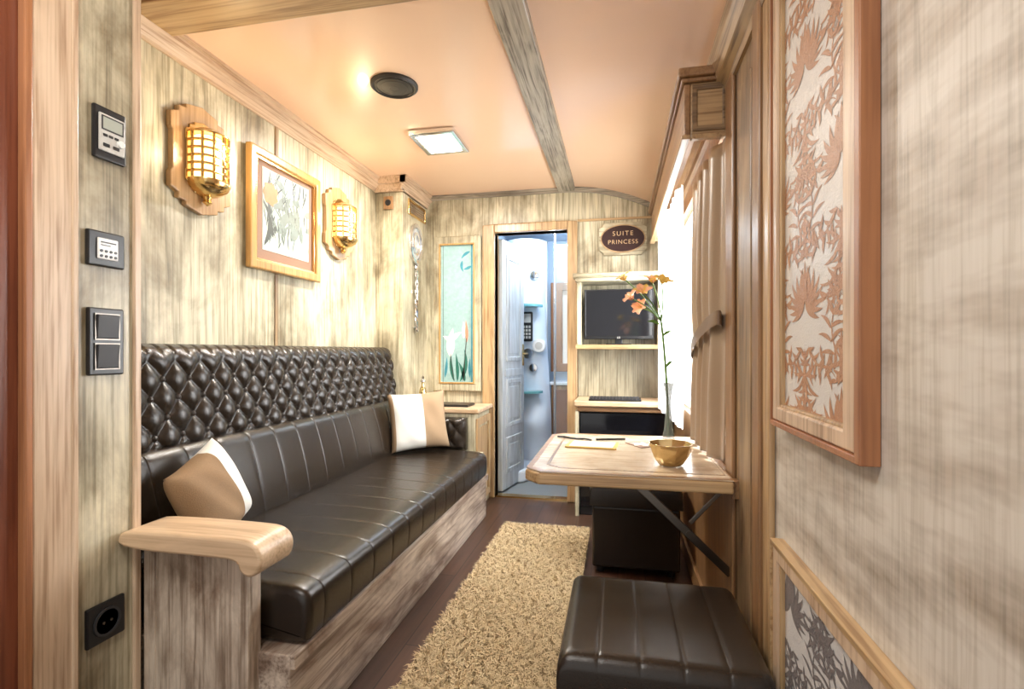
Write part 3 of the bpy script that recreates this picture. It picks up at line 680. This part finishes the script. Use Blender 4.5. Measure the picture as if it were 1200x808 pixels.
MB().box(-.08, .09, 3.54, 3.69, 1.1455, 1.153).box(-.02, .03, 3.61, 3.64, 1.153, 1.20).build('stand', M['black'], t, bevel=.003)
text('LG', .017, M['greyplastic'], 'logo', t, (.005, 3.5575, 1.194))
t = thing('desk_shelf', (0, 3.55, .7), 'narrow honey wood desk shelf below the television', 'shelf')
MB().box(-.285, .352, 3.40, YF-.001, .735, .772).build('top', M['armwood'], t, bevel=.008, seg=3)
MB().box(-.265, .34, 3.43, YF-.001, .70, .734).build('apron', M['brown_x'], t, bevel=.003)
MB().box(-.28, -.255, 3.43, YF-.001, 0, .70).build('side', M['wash_z'], t, bevel=.003)
t = thing('keyboard', (-.03, 3.47, .773), 'black computer keyboard on the desk shelf', 'keyboard')
MB().prism([(3.42, .773), (3.53, .773), (3.53, .794), (3.42, .783)], -.19, .15, 'x').build('body', M['black'], t, bevel=.003)
mb = MB()
for j in range(5):
    for i in range(15):
        x = -.18+i*.0213; y = 3.428+j*.019; z = .7845+j*.0019
        mb.box(x, x+.018, y, y+.0155, z, z+.005)
mb.build('keys', M['key'], t)
t = thing('minibar', (.04, 3.6, 0), 'black minibar cabinet under the desk shelf', 'minibar')
MB().box(-.25, .335, 3.47, 3.75, .0, .695).build('body', M['black'], t, bevel=.004)
MB().box(-.248, .333, 3.452, 3.469, .06, .69).build('door', M['blackgloss'], t, bevel=.004)
MB().box(-.235, -.22, 3.435, 3.452, .35, .55).build('handle', M['steel'], t, bevel=.003)

# ------------------------------------------------------------------ folding table
TZ = .72; tx0, tx1, ty0, ty1 = -.297, .335, 1.60, 2.38
def tpoly(i, ch=.05): return [(tx0+i+ch, ty0+i), (tx1-i*.2, ty0+i), (tx1-i*.2, ty1-i), (tx0+i+ch, ty1-i), (tx0+i, ty1-i-ch), (tx0+i, ty0+i+ch)]
table = thing('folding_table', (.02, 1.99, 0), 'wall hinged table with bleached top, brown edge and folding metal bracket', 'table')
MB().prism(tpoly(.0), TZ-.042, TZ-.004, 'z').build('edge_band', M['honey_x'], table, bevel=.008, seg=3)
MB().prism(tpoly(.004), TZ-.004, TZ, 'z').build('top', M['tabletop'], table, bevel=.001)
MB().ring(tpoly(.004), tpoly(.022), TZ, TZ+.0008, 'z').build('border', M['brown_x'], table)
MB().ring(tpoly(.062), tpoly(.072), TZ, TZ+.0006, 'z').build('inlay', M['post_y'], table)
yb = 1.70
def bar(p, q, w, t_): # flat steel bar from p to q in the x-z plane
    d_ = Vector(q)-Vector(p); n_ = Vector((-d_.z, 0, d_.x)).normalized()*w/2
    P, Q = Vector(p), Vector(q); pts = [(P+n_), (P-n_), (Q-n_), (Q+n_)]
    return MB().prism([(v.x, v.z) for v in pts], P.y-t_/2, P.y+t_/2, 'y')
bar((.06, yb, .672), (.345, yb, .405), .026, .008).build('bracket_arm', M['steel'], table, bevel=.002)
bar((.325, yb+.012, .665), (.225, yb+.012, .552), .014, .006).build('brace', M['steel'], table, bevel=.002)
MB().box(.03, .10, yb-.02, yb+.02, .6725, .678).build('hinge_plate', M['steel'], table, bevel=.001)
MB().box(.345, .3515, yb-.02, yb+.02, .36, .44).build('wall_plate', M['steel'], table, bevel=.001)
MB().lathe([(.012, -.008), (.012, .02)], (.222, yb, .522), 14, 'y').build('pivot', M['steel'], table, smooth=True)
MB().box(tx1, tx1+.024, 1.62, 2.36, TZ-.06, TZ-.005).build('wall_batten', M['brown_y'], table, bevel=.003)

def on_table(n, pos, lab, cat): return thing(n, (*pos, TZ+.001), lab, cat)
t = on_table('booklet', (-.10, 2.07), 'cream booklet with ochre border lying on the table', 'booklet')
MB().box(-.20, .0, 2.01, 2.15, TZ+.001, TZ+.006).build('cover', M['ochre'], t, bevel=.001)
MB().box(-.185, -.015, 2.022, 2.138, TZ+.006, TZ+.0075).build('page', M['paper'], t)
MB().box(-.165, -.05, 2.075, 2.082, TZ+.0075, TZ+.0078).box(-.165, -.07, 2.052, 2.057, TZ+.0075, TZ+.0078).box(-.165, -.06, 2.10, 2.105, TZ+.0075, TZ+.0078).build('print', M['mat'], t)
t.rotation_euler.z = R(-5)
t = on_table('pen', (-.02, 2.21), 'dark slim pen lying behind the booklet', 'pen')
MB().tube([(-.09, 2.20, TZ+.006), (.03, 2.235, TZ+.006)], .0045, 10).build('barrel', M['black'], t, smooth=True)
MB().tube([(.03, 2.235, TZ+.006), (.045, 2.239, TZ+.006)], [.004, .001], 10).build('tip', M['chrome'], t, smooth=True)
t = on_table('leaflet', (.09, 2.13), 'patterned mauve leaflet lying between booklet and vase', 'leaflet')
MB().prism([(.03, 2.17), (.10, 2.22), (.16, 2.13), (.09, 2.06)], TZ+.001, TZ+.003, 'z').build('sheet', M['mat'], t)
mb = MB()
for k in range(5): put_leaf(mb, leaf((.095, 2.14), k*72, .05, .012, 40, 7), lambda a, b_: (a, b_, TZ+.0035))
mb.build('motif', M['paper'], t, recalc=False)
t = on_table('cord', (-.22, 2.22), 'dark folded eyeglass cord lying at the far left of tabletop', 'cord')
MB().tube([(-.26+.03*k, 2.25-.012*k+.012*sin(k*1.9), TZ+.005) for k in range(6)], .004, 8).build('cord_loop', M['black'], t, smooth=True)
# bowl
t = on_table('brass_bowl', (.172, 1.78), 'faceted shiny brass bowl near the table front', 'bowl')
cx, cy = .172, 1.78
pb = [(0, .003), (.035, .003), (.038, 0.0), (.044, .004), (.062, .03), (.075, .065), (.079, .073), (.074, .073), (.068, .062), (.055, .03), (.038, .012), (0, .010)]
MB().lathe([(r*.96, z+TZ+.0015) for r, z in pb], (cx, cy, 0), 9).build('bowl', M['bowl'], t, bevel=.003, smooth=True, ang=25)
# vase
vx, vy = .205, 2.20
t = on_table('bud_vase', (vx, vy), 'tall narrow clear glass bud vase on the table', 'vase')
pv = [(0, 0), (.028, 0), (.030, .006), (.026, .02), (.018, .06), (.013, .13), (.013, .19), (.020, .235), (.025, .25), (.023, .25), (.017, .232), (.010, .19), (.010, .13), (.014, .06), (.017, .03), (0, .02)]
MB().lathe([(r, z+TZ+.001) for r, z in pv], (vx, vy, 0), 28).build('glass', M['glass'], t, smooth=True)
t = thing('flower_spray', (vx, vy, TZ+.03), 'pink, orange and yellow lily-like blooms on green stems standing in the bud vase', 'flowers')
heads = [((.062, 2.17, 1.315), (-.6, -.3, .6), 0), ((.100, 2.15, 1.335), (-.1, -.7, .8), 1), ((.032, 2.21, 1.400), (-.5, -.2, .9), 2), ((.175, 2.16, 1.375), (.35, -.6, .9), 2), ((.10, 2.22, 1.28), (-.5, -.6, .3), 0), ((.140, 2.20, 1.385), (.1, -.3, .95), 1)]
fork = Vector((.176, 2.195, 1.22))
def bez(a, b_, c, n=12): return [(Vector(a)*(1-k/n)**2+Vector(b_)*2*(k/n)*(1-k/n)+Vector(c)*(k/n)**2) for k in range(n+1)]
mb = MB().tube(bez((vx, vy, TZ+.03), (vx-.004, vy, 1.0), fork, 14), .0050, 8)
for h, dr, ty in heads: mb.tube(bez(fork, (fork+Vector(h))/2+Vector((.01, 0, .02)), h, 10), .0028, 6)
mb.build('stem', M['stem'], t, smooth=True)
for h, dr, ty in heads:
    mb = MB(); ax = Vector(dr).normalized(); u = ax.orthogonal().normalized(); w = ax.cross(u)
    for k in range(6):
        a = 2*PI*k/6; d_ = u*cos(a)+w*sin(a); s_ = ax.cross(d_); L = .052 if k % 2 else .048; Wd = .018 if k % 2 else .015
        def pf_(uu, vv, d_=d_, s_=s_, L=L, Wd=Wd):
            t_ = vv; wd = Wd*sin(PI*min(1, .08+t_*.84))*(uu*2-1)
            return Vector(h)+ax*(L*.85*t_*(1-.35*t_))+d_*(L*(.15*t_+.6*t_**2))+s_*wd+ax*(.006*(1-(uu*2-1)**2)*-t_)
        mb.grid(pf_, 4, 8, (k+1) % 2 if ty == 1 else (0 if ty == 0 else 1))
    for k in range(4):
        a = k*1.6; mb.tube([Vector(h), Vector(h)+ax*.034+(u*cos(a)+w*sin(a))*.01], .0008, 5, 1)
    mb.build('blossom', [M['petal'], M['petal2']], t, smooth=True, recalc=False)
mb = MB()
for p, dr in (((.18, 2.195, 1.16), (.5, -.4, .7)), ((.17, 2.195, 1.21), (-.7, -.3, .6)), ((.195, 2.2, 1.03), (.4, .3, .8))):
    dv_ = Vector(dr).normalized(); s_ = dv_.cross(Vector((0, 1, 0))).normalized()
    mb.grid(lambda uu, vv: Vector(p)+dv_*.07*vv+s_*.007*sin(PI*(.06+.9*vv))*(2*uu-1)+Vector((0, 0, -.03*vv*vv)), 2, 8)
mb.build('leaf', M['stem'], t, smooth=True, recalc=False)

# ------------------------------------------------------------------ stools
def stool():
    t = thing('stool', (0, 0, 0), '', 'stool', 'leather stools at the table')
    hw, hd, zt = .222, .215, .445
    chan = [-.222+.0888*k for k in range(1, 5)]
    def e(q, r=.030): return 0 if q > r else r*(1-math.sqrt(max(0, 1-(1-q/r)**2)))
    N = 60
    xs = sorted(set([-hw+2*hw*i/N for i in range(N+1)]+[c+q for c in chan for q in (-.003, 0, .003)]+[-hw+.003, hw-.003]))
    ysn = 40
    vs = []; W_ = len(xs)
    ys = [-hd, -hd+.003]+[-hd+2*hd*j/ysn for j in range(1, ysn)]+[hd-.003, hd]
    for y in ys:
        for x in xs:
            z = zt-e(hw-abs(x))-e(hd-abs(y))+.006*(1-(x/hw)**2)*(1-(y/hd)**2)
            for c in chan: z -= .0020*math.exp(-((x-c)/.003)**2)
            vs.append((x, y, max(z, zt-.05)))
    fs = [(j*W_+i, j*W_+i+1, (j+1)*W_+i+1, (j+1)*W_+i) for j in range(len(ys)-1) for i in range(W_-1)]
    mb = MB().add(vs, fs)
    n0 = len(mb.v); loop = [i for i in range(W_)]+[j*W_+W_-1 for j in range(1, len(ys))]+[(len(ys)-1)*W_+i for i in range(W_-2, -1, -1)]+[j*W_ for j in range(len(ys)-2, 0, -1)]
    nl = len(loop); mb.v += [(mb.v[i][0], mb.v[i][1], .335) for i in loop]
    mb.f += [(loop[k], loop[(k+1) % nl], n0+(k+1) % nl, n0+k) for k in range(nl)]+[tuple(range(n0, n0+nl))]; mb.m += [0]*(nl+1)
    mb.build('cushion', M['leather'], t, smooth=True, ang=50)
    MB().box(-hw+.012, hw-.012, -hd+.012, hd-.012, .03, .334).build('body', M['leather'], t, bevel=.012, seg=3)
    for sx in (-1, 1):
        for sy in (-1, 1): MB().lathe([(.018, 0), (.022, .03)], (sx*.17, sy*.165, 0), 14).build('foot', M['black'], t, smooth=True)
    return t
st = stool(); st.location = (.092, 1.315, 0); st['label'] = 'dark leather cube stool with stitched channels, nearest the viewer before the table'
dup(st, (.085, 2.775, 0), 'dark leather cube stool beyond the table, mostly hidden under it')

# ------------------------------------------------------------------ rug
t = thing('shag_rug', (-.44, 2.0, 0), 'golden beige shaggy runner rug on the dark floor', 'rug')
rx0, rx1, ry0, ry1 = -.695, -.165, 1.0, 3.12
MB().box(rx0, rx1, ry0, ry1, .001, .012).build('backing', M['rugbase'], t, bevel=.004)
mb = MB(); random.seed(11)
vs = []; fs = []
for k in range(60000):
    x = random.uniform(rx0+.004, rx1-.004); y = ry0+(ry1-ry0)*random.random()
    cl_ = sin(x*61+2*sin(y*23))*cos(y*53+1.5*sin(x*31))
    a = 1.5*cl_*PI+random.uniform(-.9, .9); L = random.uniform(.022, .040); le = random.uniform(.2, .95); w = random.uniform(.0012, .0024)
    dx, dy = cos(a), sin(a); sx, sy = -dy*w, dx*w; n = len(vs); r = L*le
    hx = min(max(x+dx*r, rx0-.015), rx1+.012); hy = y+dy*r
    vs += [(x-sx, y-sy, .011), (x+sx, y+sy, .011), (x+dx*r*.35+sx, y+dy*r*.35+sy, .011+L*.7), (x+dx*r*.35-sx, y+dy*r*.35-sy, .011+L*.7), (hx, hy, .011+L*(1-.35*le))]
    fs += [(n, n+1, n+2, n+3), (n+3, n+2, n+4)]
mb.add(vs, fs); o = mb.build('pile', M['pile'], t, recalc=False, weld=False); o['kind'] = 'stuff'

# ------------------------------------------------------------------ pelmet and curtains
t = thing('pelmet', (.29, 2.6, 1.8), 'brown wooden pelmet box above the window', 'pelmet')
py = (1.775, 3.45)
MB().box(.215, .235, py[0], py[1], 1.815, 1.985).build('front_board', M['brown_y'], t, bevel=.004)
e_ = MB().box(.2355, .355, py[0], py[0]+.02, 1.815, 1.985).build('end_board', M['honey_x'], t, bevel=.004)
MB().ring(rect(.240, .350, 1.825, 1.978), rect(.256, .334, 1.842, 1.960), py[0]-.006, py[0]-.0002, 'y').build('moulding', M['post_x'], e_, bevel=.002)
MB().box(.2355, .355, py[1]-.02, py[1], 1.815, 1.985).build('end_board', M['honey_x'], t, bevel=.004)
MB().box(.205, .357, py[0]-.012, py[1]+.012, 1.9855, 2.0).box(.195, .357, py[0]-.022, py[1]+.02, 2.0, 2.03).build('top_moulding', M['brown_y'], t, bevel=.006, seg=3)
MB().box(.205, .235, py[0]-.008, py[1], 1.80, 1.8145).box(.236, .355, py[0]-.008, py[0]+.02, 1.80, 1.8145).build('lower_bead', M['honey_y'], t, bevel=.004)
def sheer(u, v):
    y = 2.44+u*.88; z = .742+v*1.12
    amp = .012*(.5+.5*v)
    return (.285-.030*u+amp*sin(u*48+.6*sin(v*5))+.006*sin(u*31+v*2), y, z)
o = MB().grid(sheer, 200, 16).build('sheer_curtain', M['sheer'], None, loc=(.29, 2.8, 1.86), smooth=True, recalc=False, ang=180)
tag(o, 'white translucent sheer curtain across the bright window', 'curtain')
def drape(u, v):
    z = .733+v*1.062; tie = math.exp(-((z-1.13)/.10)**2)
    w0 = 1.766+.035*(1-v)**3; w1 = 2.32-.03*tie
    y = w0+(w1-w0)*u+.004*sin(u*40)
    amp = .0155*(1-.3*tie)*min(1, u*6+.15)
    return (.320+.026*(1-u)**10+amp*sin(u*2*PI*4.5+.5*sin(v*4))-.006*(1-v)*(1-tie)*u+.003*sin(u*57+v*4)*min(1, u*6), y, z)
t = thing('drape', (.3, 1.95, 1.8), 'taupe satin drape gathered at the near side of the window', 'curtain')
o = MB().grid(drape, 140, 60).build('cloth', M['curtain'], t, smooth=True, recalc=False, ang=180)
sm_ = o.modifiers.new('Solidify', 'SOLIDIFY'); sm_.thickness = .002
def tb(u, v):
    a = u*2*PI
    return (.319+.033*sin(a), 2.030-.277*cos(a), 1.150+.060*cos(a)+(v-.5)*.046)
tiebk = thing('tieback', (.3, 1.93, 1.16), 'taupe brown satin tieback band around the drape', 'tieback')
MB().grid(tb, 48, 4).build('band', M['tie'], tiebk, smooth=True, ang=180)

# ------------------------------------------------------------------ damask panels on right wall
def damask(name, y0, y1, z0, z1, label, thread, ground, seed, near=.040):
    t = thing(name, (XR, (y0+y1)/2, z0), label, 'wall panel', 'damask wall panels')
    f = .030
    MB().ring(rect(y0, y1, z0, z1), rect(y0+near, y1-f, z0+f, z1-f), XR-.024, XR-.0005, 'x').build('frame', M['pale_z'], t, bevel=.005, seg=3)
    MB().ring(rect(y0+near-.006, y1-f+.006, z0+f-.006, z1-f+.006), rect(y0+near+.006, y1-f-.006, z0+f+.006, z1-f-.006), XR-.018, XR-.001, 'x').build('bead', M['honey_z'], t, bevel=.003)
    MB().ring(rect(y0-.020, y1+.004, z0-.012, z1+.012), rect(y0-.0005, y1+.0005, z0-.0005, z1+.0005), XR-.028, XR-.0005, 'x').build('edge_strip', M['orange'] if near > .045 else M['honey_y'], t, bevel=.003)
    MB().box(XR-.008, XR-.002, y0+near, y1-f, z0+f, z1-f).build('fabric', M[ground], t)
    mb = MB(); cl = (y0+near+.006, y1-f-.006, z0+f+.006, z1-f-.006)
    random.seed(seed); SX = 1.5
    def put(cy, cz, sg, dx, dz, a, L, W_, c, n=10):
        lf = leaf((sg*dx, dz), a if sg == 1 else 180-a, L, W_, c*sg, n)
        lf = [tuple((cy+q[0]*SX, cz+q[1]) for q in pr2) for pr2 in lf]
        xo = XR-.0085-random.random()*.0006
        put_leaf(mb, lf, lambda a_, b_: (xo, a_, b_), 0, cl)
    def frond(cy, cz, sg, dx, dz, a, L, curl, nl, W0):
        """a long scrolling stem carrying slender curled leaves, separated by gaps"""
        x, y, ang = dx, dz, a; st = L/nl
        put(cy, cz, sg, dx, dz, a, L, .0022, curl, 28)
        for k in range(nl):
            t_ = k/nl; g_ = .55+.45*sin(PI*t_)
            for s_ in (1, -1):
                put(cy, cz, sg, x, y, ang+s_*40, .044*W0*g_, .0040*W0, s_*55, 10)
            x += st*cos(R(ang)); y += st*sin(R(ang)); ang += curl/nl
        put(cy, cz, sg, x, y, ang, .028*W0, .0055*W0, curl/4)
    cw, chh = .33, .46; row = 0; cz = z0-.22
    while cz < z1+.35:
        cy = (y0+y1)/2-cw*2+(cw/2 if row % 2 else 0)+.05
        while cy < y1+.3:
            for sg in (1, -1):
                for k in range(8): put(cy, cz, sg, .003, .0, 84-20*k, .078-.003*k, .0062, 50, 12)
                for k in range(6): put(cy, cz, sg, .003, .0, 80-27*k, .036, .0040, 35, 9)
                frond(cy, cz, sg, .010, -.085, -55, .26, 220, 11, 1.0)
                frond(cy, cz, sg, .010, .090, 52, .24, -235, 10, 1.0)
                frond(cy, cz, sg, .085, .005, 75, .13, -240, 7, .75)
            put(cy, cz, 1, 0, .0, 90, .085, .0070, 0, 12); put(cy, cz, 1, 0, .09, 90, .09, .0055, 0, 12); put(cy, cz, 1, 0, -.085, -90, .09, .0050, 0, 12)
            cy += cw
        cz += chh/2; row += 1
    mb.build('pattern', M[thread], t, recalc=False, weld=False)
    return t
damask('damask_panel', .822, 1.230, .950, 1.90, 'framed silver fabric panel with copper leaf pattern high on the right wall', 'copper', 'silverfabric', 5, .050)
damask('damask_panel', .66, 1.230, .10, .673, 'framed white fabric panel with grey leaf pattern low on the right wall', 'darkthread', 'whitefabric', 9)

# ------------------------------------------------------------------ light
w = bpy.data.worlds.new('World'); sc.world = w; w.use_nodes = True
bg = w.node_tree.nodes['Background']; bg.inputs[0].default_value = (1, .985, .955, 1); bg.inputs[1].default_value = .76
def light(kind, name, loc, energy, color=(1, 1, 1), size=.1, sy=None, target=None):
    l = bpy.data.lights.new(name, kind); l.energy = energy; l.color = color
    if kind == 'AREA':
        l.size = size
        if sy: l.shape = 'RECTANGLE'; l.size_y = sy
    else: l.shadow_soft_size = size
    o = bpy.data.objects.new(name, l); col.objects.link(o); o.location = loc
    if target: o.rotation_euler = (Vector(target)-Vector(loc)).to_track_quat('-Z', 'Y').to_euler()
    return o
light('AREA', 'window_daylight', (1.1, 2.6, 1.5), 250, (.95, .975, 1), 1.7, 1.2, (0, 2.5, 1.2))
light('AREA', 'ceiling_lamp_light', (-.985, 2.75, 2.255), 25, (1, .95, .87), .16, .18, (-.985, 2.75, 0))
for y in (1.755, 2.785): light('POINT', 'sconce_light', (XL+.17, y, 1.90), 2.6, (1, .78, .47), .03)
light('AREA', 'rear_fill_light', (-.6, .2, 2.2), 14, (1, .96, .90), .5, .5, (-.8, 1.0, 0))  # soft fill added overhead near the camera, not a ceiling fitting
light('POINT', 'bathroom_light', (-.5, 4.15, 2.05), 21, (.84, .93, 1), .1)

cam = bpy.data.cameras.new('Camera'); co = bpy.data.objects.new('Camera', cam); col.objects.link(co)
co.location = (0, 0, 1.1); co.rotation_euler = (R(90), 0, math.atan(124/600)); cam.lens = 18; cam.sensor_width = 36; cam.shift_y = 8/1200
cam.clip_start = .02; sc.camera = co
sc.view_settings.view_transform = 'Standard'; sc.view_settings.look = 'None'; sc.view_settings.exposure = .50
